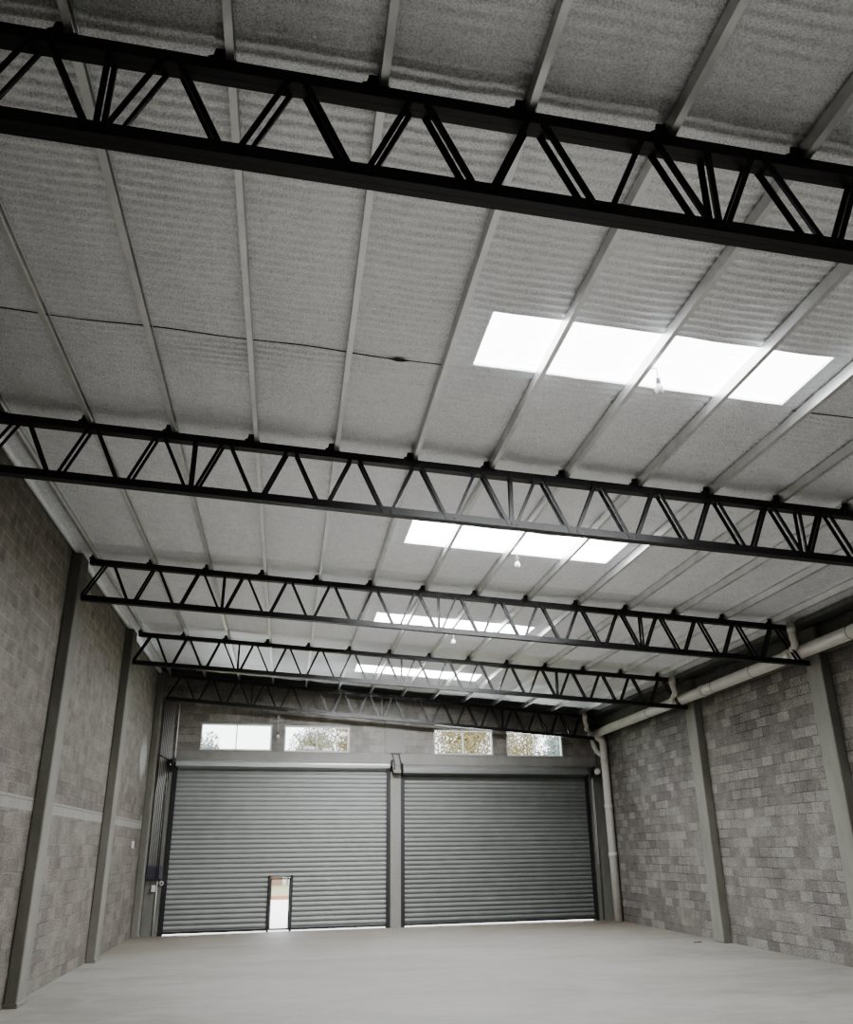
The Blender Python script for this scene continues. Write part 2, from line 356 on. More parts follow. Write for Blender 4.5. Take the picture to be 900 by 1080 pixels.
# roof insulation: corrugated, sagging a little between the purlins
SKY = [(4.40, 7.08, -20.24 + (y0 + 20.24) * .9945, -20.24 + (y1 + 20.24) * .9945) for y0, y1 in ((-15.19, -14.44), (-10.91, -10.12), (-6.67, -5.95), (-2.45, -1.72))]
def ceiling():
    xs = sorted(set([round(X0 + DX * k + d * DX / 4, 4) for k in range(-1, 14) for d in range(4)] + [0.0, W, 4.40, 7.08]))
    xs = [x for x in xs if -1e-6 <= x <= W + 1e-6]
    dy = 0.0125; ny = int((yfront(W) + 0.1 - YB) / dy) + 1
    ys = YB + dy * np.arange(ny)
    X, Y = np.meshgrid(np.array(xs), ys)
    kx = (X - X0) / DX
    sag = 0.010 * np.sin(np.pi * (kx - np.floor(kx))) ** 2
    bay = (Y - TY[0]) / BAY; fb = bay - np.floor(bay)          # 0 just at a truss
    amp = np.where((fb > 0.62) & (fb < 0.9), 0.0125, 0.0070); amp = np.where(fb > 0.9, 0.001, amp); amp = np.where(fb < 0.06, 0.001, amp)
    rng = np.random.default_rng(3)
    ph = rng.uniform(0, 1, 200); 
    amp = np.where(Y < TY[0] + .05, 0.0042, amp)
    cor = amp * np.sin(2 * np.pi * Y / 0.083 + 0.6 * np.sin(X * 1.3 + Y))
    cor *= 0.75 + 0.35 * np.sin(X * 2.1 + Y * 0.7) * np.sin(Y * 1.9 - X)
    wr = 0.004 * np.sin(X * 5.1 + Y * 2.3) * np.sin(Y * 7.3 - X * 2.0) + 0.003 * np.sin(X * 11 - Y * 4.1)
    Z = ZT + M * X + PUR_H - sag + cor + wr + 0.012
    Z = np.maximum(Z, ZT + M * X + PUR_H - 0.004)
    nx = len(xs)
    verts = np.stack([X, Y, Z], -1).reshape(-1, 3)
    I, J = np.meshgrid(np.arange(ny - 1), np.arange(nx - 1), indexing='ij')
    xc = (np.array(xs)[J] + np.array(xs)[J + 1]) / 2; yc = ys[I] + dy / 2
    keep = yc < F0 + FK * xc + 0.08
    for (a, b, c, d) in SKY: keep &= ~((xc > a) & (xc < b) & (yc > c) & (yc < d))
    a = (I * nx + J)[keep]
    quads = np.stack([a, a + nx, a + nx + 1, a + 1], -1)
    me = bpy.data.meshes.new('ceiling'); nf = len(quads)
    me.vertices.add(len(verts)); me.vertices.foreach_set('co', verts.ravel())
    me.loops.add(nf * 4); me.loops.foreach_set('vertex_index', quads.ravel().astype(np.int32))
    me.polygons.add(nf); me.polygons.foreach_set('loop_start', np.arange(0, nf * 4, 4, dtype=np.int32))
    me.polygons.foreach_set('use_smooth', np.ones(nf, bool))
    me.materials.append(MT['foil']); me.materials.append(MT['eave'])
    off = (F0 + FK * xc - yc)[keep]
    me.polygons.foreach_set('material_index', (off < 0.62 + 0.02 * xc[keep]).astype(np.int32))  # darker ceiling band along the front wall
    me.update(calc_edges=True); me.validate()
    o = bpy.data.objects.new('ceiling', me); COL.objects.link(o); return o
struct(ceiling(), 'silver corrugated roof insulation under the sloping roof')

# outer roof sheet above the insulation, with the skylight openings
rs = MB(); xs_ = [-.25, 4.40, 7.08, W + .25]
ycut = sorted({YB - .3} | {s[2] for s in SKY} | {s[3] for s in SKY})
for i in range(3):
    for j in range(len(ycut)):
        y0 = ycut[j]; last = j == len(ycut) - 1
        if i == 1 and any(abs(y0 - s[2]) < 1e-6 for s in SKY): continue
        ya = yfront(xs_[i]) + .2 if last else ycut[j + 1]; yb = yfront(xs_[i + 1]) + .2 if last else ycut[j + 1]
        z0, z1 = roof(xs_[i]) + .11, roof(xs_[i + 1]) + .11
        rs.add([(xs_[i], y0, z0), (xs_[i + 1], y0, z1), (xs_[i + 1], yb, z1), (xs_[i], ya, z0)], [(0, 1, 2, 3)])
struct(rs.build('trim_6', MT['tin']), 'outer metal roof sheet')

# wavering dark ribbons standing for the shaded gaps where two insulation sheets meet
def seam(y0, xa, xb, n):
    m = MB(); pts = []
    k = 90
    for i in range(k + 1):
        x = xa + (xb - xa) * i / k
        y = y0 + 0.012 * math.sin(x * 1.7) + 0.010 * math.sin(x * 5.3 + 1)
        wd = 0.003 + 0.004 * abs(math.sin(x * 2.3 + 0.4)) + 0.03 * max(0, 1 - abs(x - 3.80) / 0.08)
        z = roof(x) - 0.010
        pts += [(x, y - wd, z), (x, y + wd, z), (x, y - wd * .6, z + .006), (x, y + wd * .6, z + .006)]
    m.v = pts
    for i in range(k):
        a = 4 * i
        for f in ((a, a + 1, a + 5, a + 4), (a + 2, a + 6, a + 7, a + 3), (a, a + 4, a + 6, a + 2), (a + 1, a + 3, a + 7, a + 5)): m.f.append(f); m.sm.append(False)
    struct(m.build('trim_%d' % n, MT['seam']), 'dark wavy ribbon as the shaded lap between insulation sheets')
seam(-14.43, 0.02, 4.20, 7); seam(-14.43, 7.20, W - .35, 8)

# ------------------------------------------------------------------ skylights
def skylight(a, b, c, d):
    m = MB()
    n = 60; y0, y1 = c - .03, d + .03; k = 8
    for i in range(k + 1):
        for j in range(n + 1):
            x = a - .03 + (b - a + .06) * i / k; y = y0 + (y1 - y0) * j / n
            m.v.append((x, y, roof(x) + 0.030 + 0.008 * math.sin(2 * math.pi * y / .083)))
    for i in range(k):
        for j in range(n):
            q = i * (n + 1) + j; m.f.append((q, q + 1, q + n + 2, q + n + 1)); m.sm.append(True)
    return m
lab = ['nearest and largest glowing white skylight panel in the roof', 'second glowing skylight panel, just beyond the second truss',
       'third glowing skylight panel, seen through the third truss', 'farthest glowing skylight panel, seen through the fourth truss']
for i, s in enumerate(SKY):
    if True:
        o = skylight(*s).build('skylight', SKYM[i]); tag(o, lab[i], 'skylight', 'translucent roof skylights')
# folded foil lining round each skylight opening
for i, (a, b, c, d) in enumerate(SKY):
    m = MB()
    for (p, q) in (((a, c), (b, c)), ((b, c), (b, d)), ((b, d), (a, d)), ((a, d), (a, c))):
        m.add([(p[0], p[1], roof(p[0]) + .005), (q[0], q[1], roof(q[0]) + .005), (q[0], q[1], roof(q[0]) + .05), (p[0], p[1], roof(p[0]) + .05)], [(0, 1, 2, 3)])
    struct(m.build('trim_%d' % (9 + i), MT['foil']), 'foil edge of a skylight opening')

# ------------------------------------------------------------------ pillars
def pillar(name_lab, x0, x1, y0, y1, z, grp):
    m = MB(); m.bbox(x0, x1, y0, y1, 0, z, .012)
    # form-board lines and chipped foot
    m.bbox(x0 - (.012 if x0 > 5 else 0), x1 + (.012 if x0 < 5 else 0), y0 - .012, y1 + .012, 0, .05, .01)
    o = m.build('concrete_pillar', MT['conc']); return tag(o, name_lab, 'pillar', grp)
GL = 'concrete pillars along the left wall'; GR = 'concrete pillars along the right wall'
a, b = 0.147, 0.162
for i, (y, l) in enumerate(((TY[1], 'concrete pillar at the left end of the second truss, third from the shutters'),
                            (TY[2], 'concrete pillar on the left wall under the third truss, largest in view'),
                            (TY[3], 'concrete pillar on the left wall under the fourth truss'))):
    pillar(l, 0, a, y - .2, y + .18, ZT - .01, GL)
pillar('concrete pillar in the left corner beside the electrical panel', 0, a, -0.22, yfront(.1) - .02, ZT + .05, GL)
for y, l in ((TY[2], 'concrete pillar on the right wall under the third truss, cut off by the picture edge'),
             (TY[3], 'concrete pillar on the right wall under the fourth truss, standing clear')):
    pillar(l, W - b, W, y - .2, y + .18, 4.71, GR)
# concrete tie beam along the top of the right wall, shade put into its colour
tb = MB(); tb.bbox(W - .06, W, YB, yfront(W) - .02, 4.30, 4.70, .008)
struct(tb.build('trim_15', MT['conc_d']), 'concrete beam with shade in its colour along the top of the right wall')

# ------------------------------------------------------------------ roof trusses
CW, CH = 0.095, 0.074
LP = [(0, 0), (.034, 0), (.034, .006), (.006, .006), (.006, .034), (0, .034)]
def chord(m, xa, xb, zoff):
    for y0, y1 in ((0, CW / 2 - .001), (CW / 2 + .001, CW)):   # two channels back to back
        ring = [(y0, zoff), (y1, zoff), (y1, zoff + CH), (y0, zoff + CH)]
        vs = []
        for x in (xa, xb):
            for (y, z) in ring: vs.append((x, y, ZT + M * x + z))
        m.add(vs, [(0, 1, 5, 4), (1, 2, 6, 5), (2, 3, 7, 6), (3, 0, 4, 7), (3, 2, 1, 0), (4, 5, 6, 7)])
    ring = [(.004, zoff + .001), (CW - .004, zoff + .001), (CW - .004, zoff + CH - .006), (.004, zoff + CH - .006)]
    vs = [(x, y, ZT + M * x + z) for x in (xa, xb) for (y, z) in ring]
    m.add(vs, [(0, 1, 5, 4), (1, 2, 6, 5), (2, 3, 7, 6), (3, 0, 4, 7), (3, 2, 1, 0), (4, 5, 6, 7)])
DEPTH = 0.600
def bar(root, xb, xt, side):
    """one angle bar from the bottom chord node to the top chord node, on the near or far face of the chords"""
    zb = ZT + M * xb - DEPTH + .018; zt = ZT + M * xt - .02
    y = -.007 if side == 0 else CW + .001
    d = Vector((xt - xb, 0, zt - zb)).normalized()
    nrm = Vector((0, -1, 0)) if side == 0 else Vector((0, 1, 0))
    r = d.cross(nrm)
    A = Vector((xb, y if side == 0 else y + .006, zb)) - r * .017; B = Vector((xt, A.y, zt)) - r * .017
    m = MB()
    # leg flat on the chord face, second leg pointing inwards between the chords
    prof = [(0, 0), (.030, 0), (.030, -.005), (.005, -.005), (.005, -.020), (0, -.020)]
    n = len(prof); vs = [P + r * p + nrm * q for P in (A, B) for p, q in prof]
    fs = [(i, (i + 1) % n, n + (i + 1) % n, n + i) for i in range(n)] + [(3, 2, 1, 0), (5, 4, 3, 0), (n, n + 1, n + 2, n + 3), (n, n + 3, n + 4, n + 5)]
    m.add(vs, fs); return m.build('web_bar', MT['black'], root)
BN = lambda j: 2.04 + 0.6165 * j
def truss(xa, xb):
    root = empty('roof_truss')
    m = MB(); chord(m, xa, xb, -CH); m.build('top_chord', MT['black'], root)
    m = MB(); chord(m, xa - .05, xb + .13, -DEPTH); m.build('bottom_chord', MT['black'], root)
    for side in (0, 1):
        bar(root, xa - .10 + .03, BN(-3) + .245, side)
        for j in range(-2, 14):
            b_ = BN(j)
            bar(root, b_ - .035, b_ - .30, side) if j < 14 else None
            bar(root, b_ + .035, b_ + .275, side)
            if j in (0, 5, 10): bar(root, b_, b_ + .005, side)
        bar(root, 10.74, BN(13) + .345, side)
    m = MB()
    for k in range(0, 14):
        x = X0 + DX * k - .026; z = ZT + M * x - .004
        c = MB()
        c.box(x - .006, x, .005, CW - .005, z, z + .092)          # upright leg bolted to the purlin web
        c.box(x - .060, x - .006, .005, CW - .005, z, z + .007)   # foot on the chord
        c.add([(x + p, y, z + q) for y in (.010, .018) for p, q in ((-.085, 0), (.055, 0), (.055, .02), (.0, .03), (.0, .085), (-.05, .085), (-.06, .04), (-.085, .03))], [(0, 1, 2, 3, 4, 5, 6, 7), tuple(range(15, 7, -1))] + [(i, 8 + i, 8 + (i + 1) % 8, (i + 1) % 8) for i in range(8)])   # gusset
        c.build('purlin_cleat', MT['black'], root)
    return root
def copy_tree(o, parent=None):
    c = o.copy(); COL.objects.link(c)
    if parent: c.parent = parent
    for ch in list(o.children): copy_tree(ch, c)
    return c
TL = ['nearest black steel roof truss, crossing the very top of the picture', 'second black steel roof truss, between the two nearest skylights',
      'third black steel roof truss, just in front of the third skylight', 'fourth black steel roof truss, just in front of the farthest skylight',
      'farthest black steel roof truss, close in front of the shutter wall']
T0 = truss(0.20, 10.72)
for i in range(5):
    t = T0 if i == 0 else copy_tree(T0)
    tag(t, TL[i], 'truss', 'black lattice roof trusses')
    if i < 4: t.location = (0, TY[i], 0)
    else:
        t.matrix_world = Matrix.Translation((0.12, F0 - .44, 0)) @ Matrix.Rotation(FA, 4, 'Z')

# ------------------------------------------------------------------ purlins
def purlin(k):
    x = X0 + DX * k; z = ZT + M * x; h = PUR_H - .002; t = .004; w = .021
    prof = [(-w, 0), (w, 0), (w, .022), (w - t, .022), (w - t, t), (-w + t, t), (-w + t, h - t), (w - t, h - t), (w - t, h - .022), (w, h - .022), (w, h), (-w, h)]
    y0, y1 = YB + .01, yfront(x) - .03
    n = len(prof); vs = [(x + p, y, z + q + .001) for y in (y0, y1) for p, q in prof]
    m = MB(); m.add(vs, [(i, n + i, n + (i + 1) % n, (i + 1) % n) for i in range(n)])
    m.add([vs[0], vs[1], vs[4], vs[5]], [(0, 1, 2, 3)])
    o = m.build('roof_purlin', MT['galv'])
    lab = {0: 'galvanised roof purlin running along the left wall', 13: 'galvanised roof purlin nearest the right wall'}.get(k, 'galvanised roof purlin, %s counting from the left wall' % ORD[k])
    tag(o, lab, 'purlin', 'galvanised purlins under the roof')
for k in range(14): purlin(k)
# foil edge turned down along the left wall
te = MB(); te.tube([(0.05, YB, roof(.05) - .04), (0.05, yfront(0) - .02, roof(.05) - .04)], .045, 10)
struct(te.build('trim_16', MT['foil']), 'rolled edge of the insulation along the left wall')

# ------------------------------------------------------------------ windows
def window(n, u0, u1, z0, z1, sash=False):
    root = empty('window_%d' % n); root.matrix_world = FM @ Matrix.Translation((u0, 0, z0)); struct(root)
    w, h = u1 - u0, z1 - z0; t = .035
    m = MB()
    m.bbox(0, w, -.012, .07, 0, t, .004); m.bbox(0, w, -.012, .07, h - t, h, .004)
    m.bbox(0, t, -.012, .07, t, h - t, .004); m.bbox(w - t, w, -.012, .07, t, h - t, .004)
    wfr = m.build('window_frame', MT['alu'], root)
    MB().bbox(w / 2 - .013, w / 2 + .013, .0, .05, t, h - t, .003).build('mullion', MT['alu'], wfr)
    for a_, b_, v in ((t, w / 2 - .013, .02), (w / 2 + .013, w - t, .035)):
        MB().box(a_, b_, v, v + .004, t, h - t).build('pane', MT['glass'], root)
    if sash:
        MB().bbox(w * .74, w * .74 + .025, .036, .06, t, h - t, .003).build('sash_edge', MT['alu'], root)
    MB().bbox(-.02, w + .02, -.03, .0, -.025, 0, .004).build('sill', MT['conc_l'], root)
for i, wv in enumerate(WIN): window(i + 1, *wv, sash=(i == 3))

# ------------------------------------------------------------------ roller shutters
PITCH = 0.1
def curtain(u0, u1, zb, zt, hole=None, mat=None):
    m = MB(); prof = []
    n = int(round((zt - zb) / PITCH))
    for k in range(n):
        z = zb + k * PITCH
        for f, v in ((0.0, 0.0), (.06, .009), (.12, .003), (.22, -.006), (.40, -.0135), (.58, -.015), (.76, -.0115), (.90, -.004), (.97, .004)):
            prof.append((z + f * PITCH, v))
    prof.append((zb + n * PITCH, 0))
    segs = [(u0, u1)] if not hole else [(u0, hole[0]), (hole[1], u1)]
    def strip(a_, b_, pr):
        base = len(m.v)
        for z, v in pr: m.v += [(a_, v, z), (b_, v, z)]
        for i in range(len(pr) - 1):
            q = base + 2 * i; m.f.append((q, q + 1, q + 3, q + 2)); m.sm.append(True)
    for a_, b_ in segs: strip(a_, b_, prof)
    if hole: strip(hole[0], hole[1], [p for p in prof if p[0] >= hole[2]])
    return m
GAPZ = 0.024
def shutter(n, u0, u1, zt, mat, hood_mat, hz0, hz1, wicket=None):
    root = empty('door_%d' % n); root.matrix_world = FM @ Matrix.Translation((0, .05, 0))
    curtain(u0 + .02, u1 - .02, GAPZ + .05, zt + .05, wicket, mat).build('curtain', MT[mat], root)
    bb = [(u0 + .03, u1 - .03)] if not wicket else [(u0 + .03, wicket[0] - .03), (wicket[1] + .03, u1 - .03)]
    for a_, b_ in bb: MB().bbox(a_, b_, -.03, .02, GAPZ, GAPZ + .05, .006).build('bottom_bar', MT['rubber'], root)
    for a_ in (u0 - .05, u1 - .045):
        m = MB(); m.box(a_, a_ + .095, -.085, -.055, 0, zt); m.box(a_, a_ + .095, .03, .045, 0, zt)
        if a_ < u0: m.box(a_, a_ + .012, -.055, .03, 0, zt)
        else: m.box(a_ + .083, a_ + .095, -.055, .03, 0, zt)
        m.build('guide_rail', MT['rubber'], root)
    # rolled-up slats and their curved sheet cover
    m = MB(); k = 14; r = (hz1 - hz0) * .95
    for i in range(k + 1):
        a_ = math.pi / 2 * i / k
        m.v += [(u0 - .01, -.07 - r * math.sin(a_), hz0 + r * math.cos(a_)), (u1 + .01, -.07 - r * math.sin(a_), hz0 + r * math.cos(a_))]
    for i in range(k): q = 2 * i; m.f.append((q, q + 2, q + 3, q + 1)); m.sm.append(True)
    b0 = len(m.v)
    m.add([(u0 - .01, -.07 - r, hz0), (u1 + .01, -.07 - r, hz0), (u1 + .01, -.07 - r, hz0 - .05), (u0 - .01, -.07 - r, hz0 - .05), (u1 + .01, -.02, hz0 - .10), (u0 - .01, -.02, hz0 - .10)],
          [(0, 3, 2, 1), (3, 5, 4, 2)])
    for u in (u0 - .01, u1 + .01):
        vs = [(u, -.07, hz0 - .1)] + [(u, -.07 - r * math.sin(math.pi / 2 * i / k), hz0 + r * math.cos(math.pi / 2 * i / k)) for i in range(k + 1)] + [(u, -.07 - r, hz0 - .05)]
        m.add(vs, [tuple(range(len(vs)))])
    m.build('roll_cover', MT[hood_mat], root)
    m = MB(); m.tube([(u0 - .05, -.10, hz0 - .01), (u1 + .05, -.10, hz0 - .01)], .035, 12); m.build('roller_shaft', MT['dark'], root)
    return root
wk = (2.80, 3.26, 1.08)
d1 = shutter(1, DL[0], DL[1], DL[2], 'shut', 'hood', 3.49, 3.60, wk)
d2 = shutter(2, DR[0], DR[1], DR[2], 'shut2', 'shut2', 3.38, 3.55)
struct(d1, 'left galvanised roller shutter with an open wicket doorway'); struct(d2, 'right galvanised roller shutter, fully closed')
# wicket doorway in the left shutter
for u in (wk[0] - .03, wk[1]):
    MB().bbox(u - .012, u + .042, -.05, .03, 0.0, 1.13, .004).build('wicket_post', MT['rubber'], d1)
wf = MB(); a_, b_ = wk[0] + .012, wk[1] - .012
wf.bbox(a_, a_ + .03, -.02, .02, .03, 1.06, .004); wf.bbox(b_ - .03, b_, -.02, .02, .03, 1.06, .004)
wf.bbox(a_, b_, -.02, .02, 1.04, 1.075, .004); wf.bbox(a_, b_, -.02, .02, .03, .07, .004)
wf.build('wicket_frame', MT['rubber'], d1)

# ------------------------------------------------------------------ shutter hardware
def place(o): o.matrix_world = FM @ o.matrix_world; return o
def fthing(name, label, cat, loc, group=None):
    o = empty(name); o.matrix_world = FM @ Matrix.Translation(loc); return tag(o, label, cat, group)
# bearing bracket between the shutters
br = fthing('shutter_bracket', 'dark steel bearing bracket on the post between the two shutters', 'bracket', (5.64, -.035, 3.35))
m = MB(); m.bbox(-.14, .14, -.012, 0, .42, .445, .003)
for u in (-.09, .07): m.prism([(-.01, -.01), (.01, -.01), (.01, .01), (-.01, .01)], (u, -.012, .43), (u + .05, -.14, .13))
m.build('hanger', MT['dark'], br)
for u, zz in ((-.125, .14), (.125, .06)):
    m = MB(); m.box(u - .006, u + .006, -.26, 0, zz - .13, zz + .13); m.tube([(u - .02, -.12, zz), (u + .02, -.12, zz)], .045, 14); m.build('bearing_plate', MT['dark'], br)
m = MB(); m.bbox(-.09, .09, -.17, -.02, -.03, .05, .01); m.bbox(-.05, .05, -.16, -.03, .05, .12, .006); m.build('gearbox', MT['conc'], br)
# chain hoist at the left end, held by an arm from the corner pillar
ch = fthing('chain_hoist', 'dark chain hoist at the upper left end of the left shutter', 'hoist', (.44, -.02, 3.42))
m = MB(); m.prism([(-.014, -.014), (.014, -.014), (.014, .014), (-.014, .014)], (-.27, -.19, .24), (.02, -.12, .10)); m.build('support_arm', MT['dark'], ch)
m = MB(); m.tube([(-.06, -.12, .07), (.05, -.12, .07)], .085, 18); m.tube([(-.09, -.12, .07), (-.06, -.12, .07)], .06, 18); m.build('chain_wheel', MT['dark'], ch)
m = MB(); m.box(.04, .055, -.26, 0, -.10, .20); m.build('end_plate', MT['dark'], ch)
MB().tube([(.0, -.2, .03), (.0, -.225, .03)], .02, 12).build('indicator_cap', MT['white'], ch)
m = MB()
for du in (-.055, -.015): m.tube([(du, -.20, .06), (du - .02, -.20, -1.2), (du - .015, -.19, -2.35)], .009, 6)
m.build('chain', MT['dark'], ch)
# floodlight at the upper right corner
sp = fthing('floodlight', 'round white floodlight beside the top right corner of the right shutter', 'lamp', (10.84, -.02, 3.42))
m = MB(); m.box(-.03, .03, -.03, 0, -.05, .12); m.prism([(-.012, -.012), (.012, -.012), (.012, .012), (-.012, .012)], (0, -.02, .07), (0, -.14, .0)); m.prism([(-.01, -.01), (.01, -.01), (.01, .01), (-.01, .01)], (0, -.03, -.02), (.14, -.06, -.12)); m.build('mounting_arm', MT['dark'], sp)
m = MB(); m.tube([(0, -.10, .03), (0, -.16, .0), (.0, -.20, -.02)], [.045, .075, .088], 18); m.build('lamp_head', MT['galv'], sp)
m = MB(); m.tube([(0, -.199, -.02), (0, -.206, -.024)], [.08, .07], 18); m.build('lens', MT['white'], sp)
bx = fthing('shutter_winder', 'dark winding gear between the floodlight and the right shutter', 'winder', (10.67, -.02, 3.34))
m = MB(); m.bbox(-.05, .04, -.20, -.0, -.08, .17, .01); m.tube([(-.07, -.12, .05), (.07, -.12, .05)], .06, 14); m.build('gear_housing', MT['dark'], bx)
m = MB(); m.tube([(.03, -.17, .0), (.035, -.17, -1.0), (.03, -.15, -2.1)], .006, 6); m.tube([(.01, -.17, .0), (.0, -.17, -1.1), (.01, -.15, -2.1)], .006, 6); m.build('pull_chain', MT['conduit'], bx)

# ------------------------------------------------------------------ electrics by the left corner
pn = fthing('electrical_panel', 'dark blue electrical panel on the wall left of the left shutter', 'electrical panel', (.32, -.02, 1.10))
MB().bbox(-.155, .155, -.09, 0, 0, .27, .008).build('enclosure', MT['panel'], pn)
m = MB(); m.bbox(-.13, .10, -.098, -.09, .02, .245, .004); pdoor = m.build('panel_door', MT['panel'], pn)
m = MB()
for r_ in range(4):
    for c_ in range(7): m.box(-.115 + .03 * c_, -.095 + .03 * c_, -.102, -.098, .04 + .05 * r_, .07 + .05 * r_)
m.build('breaker_row', MT['dark'], pdoor)
so = fthing('socket_box', 'small white socket box below the electrical panel', 'socket', (.33, -.02, .86))
MB().bbox(-.04, .04, -.05, 0, 0, .12, .006).build('box', MT['white'], so)
MB().bbox(-.028, .028, -.054, -.05, .03, .09, .003).build('face_plate', MT['alu'], so)
rg = fthing('push_button', 'small round grey push button right of the white socket box', 'push button', (.49, -.02, 1.02))
MB().tube([(0, 0, 0), (0, -.05, 0)], .045, 16).build('housing', MT['conduit'], rg)
MB().tube([(0, -.05, 0), (0, -.06, 0)], .022, 12).build('button', MT['dark'], rg)
for i in range(7):
    u = .185 + .036 * i
    m = MB(); zt_ = 4.86 - i * .004
    m.tube([(u + .10 * 0, -.035, 1.37), (u, -.035, 2.9 + .03 * i), (u + .02, -.035, 3.1 + .03 * i), (u + .02, -.035, zt_)], .0105, 8)
    o = m.build('conduit', MT['conduit']); o.matrix_world = FM
    tag(o, 'thin grey conduit rising from the electrical panel, %s from the corner pillar' % ORD[i], 'conduit', 'conduits above the electrical panel')
m = MB(); m.tube([(.52, -.03, 3.62), (.52, -.03, 4.83)], .014, 8); o = m.build('conduit', MT['white']); o.matrix_world = FM
tag(o, 'pale single conduit above the left end of the left shutter', 'conduit', 'conduits above the electrical panel')
m = MB(); m.tube([(.40, -.035, .02), (.40, -.035, 1.10)], .012, 8); o = m.build('conduit', MT['conduit']); o.matrix_world = FM
tag(o, 'grey conduit dropping from the electrical panel to the floor', 'conduit', 'conduits above the electrical panel')
sw = empty('light_switch', (0, -1.21, 1.72)); tag(sw, 'small white switch box on the left wall near the corner pillar', 'switch')
MB().bbox(0, .035, -.045, .045, 0, .13, .006).build('box', MT['white'], sw)
MB().bbox(.035, .042, -.018, .018, .04, .09, .003).build('rocker', MT['alu'], sw)
# thin wires/conduit on the right of the shutter wall
for i, (u, z0, z1, l) in enumerate(((10.78, .02, 3.30, 'thin conduit beside the right shutter running down to the floor'), (10.92, 3.55, 4.60, 'thin conduit above the floodlight in the right corner'))):
    m = MB(); m.tube([(u, -.03, z0), (u, -.03, z1)], .011, 8); o = m.build('conduit', MT['galv_d']); o.matrix_world = FM; tag(o, l, 'conduit')

# ------------------------------------------------------------------ hanging bulbs
def bulb_mesh(root, zc, cord_top, r=.036):
    MB().tube([(0, 0, cord_top), (0, 0, zc + .07)], .005, 6).build('cord', MT['cord'], root)
    MB().lathe([(0, .10), (.016, .10), (.018, .085), (.018, .05), (.014, .045)], (0, 0, zc), 14).build('socket', MT['dark'], root)
    pr = [(.013, .05), (.016, .042), (.026, .03), (.034, .012), (r, -.004), (.033, -.02), (.022, -.033), (.010, -.039), (0, -.040)]
    MB().lathe(pr, (0, 0, zc), 18).build('glass_bulb', MT['bulb'], root)
for (x, y, l) in ((5.83, -14.78, 'bare bulb hanging at the edge of the nearest skylight'), (5.83, -10.34, 'bare bulb hanging just beyond the second skylight'), (5.80, -6.05, 'bare bulb hanging below the third skylight')):
    r = empty('hanging_bulb', (x, y, roof(x) - .20)); tag(r, l, 'light bulb', 'bare bulbs on the roof'); bulb_mesh(r, .0, .20 if y > -14 else .195)
    MB().tube([(X0 + DX * 7 + .02 - x, 0, .19), (0, 0, .19)], .006, 6).build('bracket', MT['galv'], r)
r = empty('hanging_bulb'); r.matrix_world = FM @ Matrix.Translation((2.79, -.10, 4.12)); tag(r, 'bulb on a long cord between the two left windows', 'light bulb', 'bare bulbs on the roof')
bulb_mesh(r, 0, .47)
m = MB(); m.bbox(-.03, .03, .02, .10, .42, .50, .004); m.box(-.005, .005, -.01, .1, .45, .46); m.build('ceiling_box', MT['conduit'], r)

# ------------------------------------------------------------------ rain pipes
dp = empty('drain_pipe', (0, 0, 0)); tag(dp, 'long white plastic drain pipe along the top of the right wall with its downpipe', 'pipe')
R_ = .10; px = W - .285
def pz(y): return 4.355 + (y + 8.3) * -.005
ye = yfront(px) - .10
MB().tube([(px, YB + .05, pz(YB)), (px, ye, pz(ye))], R_, 20).build('main_pipe', MT['pvc'], dp)
for y in (-12.6, -5.2, ye - .25):
    MB().tube([(px, y - .07, pz(y)), (px, y + .07, pz(y))], R_ + .009, 20).build('coupling', MT['pvc'], dp)
MB().tube([(px, ye, pz(ye)), (px, ye + .02, pz(ye)), (px, ye + .035, pz(ye))], [R_ + .01, R_ + .01, .05], 20).build('end_cap', MT['pvc'], dp)
yd = 0.80; xd = W - .12
m = MB(); m.tube([(px, yd, pz(yd) - .0), (px + .04, yd, pz(yd) - .09), (xd - .03, yd, pz(yd) - .15), (xd, yd, pz(yd) - .24), (xd, yd, 0)], .098, 18)
m.build('downpipe', MT['pvc'], dp)
for z in (1.45, 2.55, 3.62): MB().tube([(xd, yd, z - .05), (xd, yd, z + .05)], .107, 18).build('coupling', MT['pvc'], dp)
# second, smaller branch sweeping from the pipe end into the downpipe
m = MB(); m.tube([(px - .02, ye - .10, pz(ye) - .05), (px - .02, ye - .10, 4.14), (px, ye - .14, 4.02), (px + .05, 1.0, 3.88), (xd - .02, .86, 3.76), (xd - .02, .84, 3.5)], .06, 14); m.build('branch_pipe', MT['pvc'], dp)
for (x, y, z1) in ((10.57, TY[2] - .10, 4.79), (10.55, TY[3] - .10, 4.79), (10.43, .62, 4.80)):
    e = 1
    pts = [(x, y, z1), (x, y, z1 - .20), (x + .01, y, z1 - .26), (x + .045, y + .03, z1 - .31), (x + .05, y + .06 * e, z1 - .36), (x + .09, y + .22 * e, z1 - .385), (px, y + .42 * e, pz(y) + .06)]
    go = MB().tube(pts, .056, 16).build('gutter_outlet', MT['pvc'], dp)
    MB().tube([(x, y, z1 - .16), (x, y, z1 - .06)], .066, 16).build('coupling', MT['pvc'], go)
    MB().tube([(px, y + .32 * e, pz(y)), (px, y + .52 * e, pz(y + .2))], R_ + .014, 18).build('tee', MT['pvc'], dp)
for y in (-9.75, -7.05, -5.65, -2.6):
    m = MB(); m.tube([(W - .07, y - .22, 4.72), (px, y, pz(y) + R_ + .004)], .004, 5); m.tube([(W - .07, y + .16, 4.68), (px, y, pz(y) + R_ + .004)], .004, 5)
    m.tube(arc_pts((px, y, pz(y)), R_ + .004, 0, 2 * math.pi, (1, 0, 0), (0, 0, 1), 20), .004, 5, caps=False)
    m.build('hanger_wire', MT['galv_d'], dp)
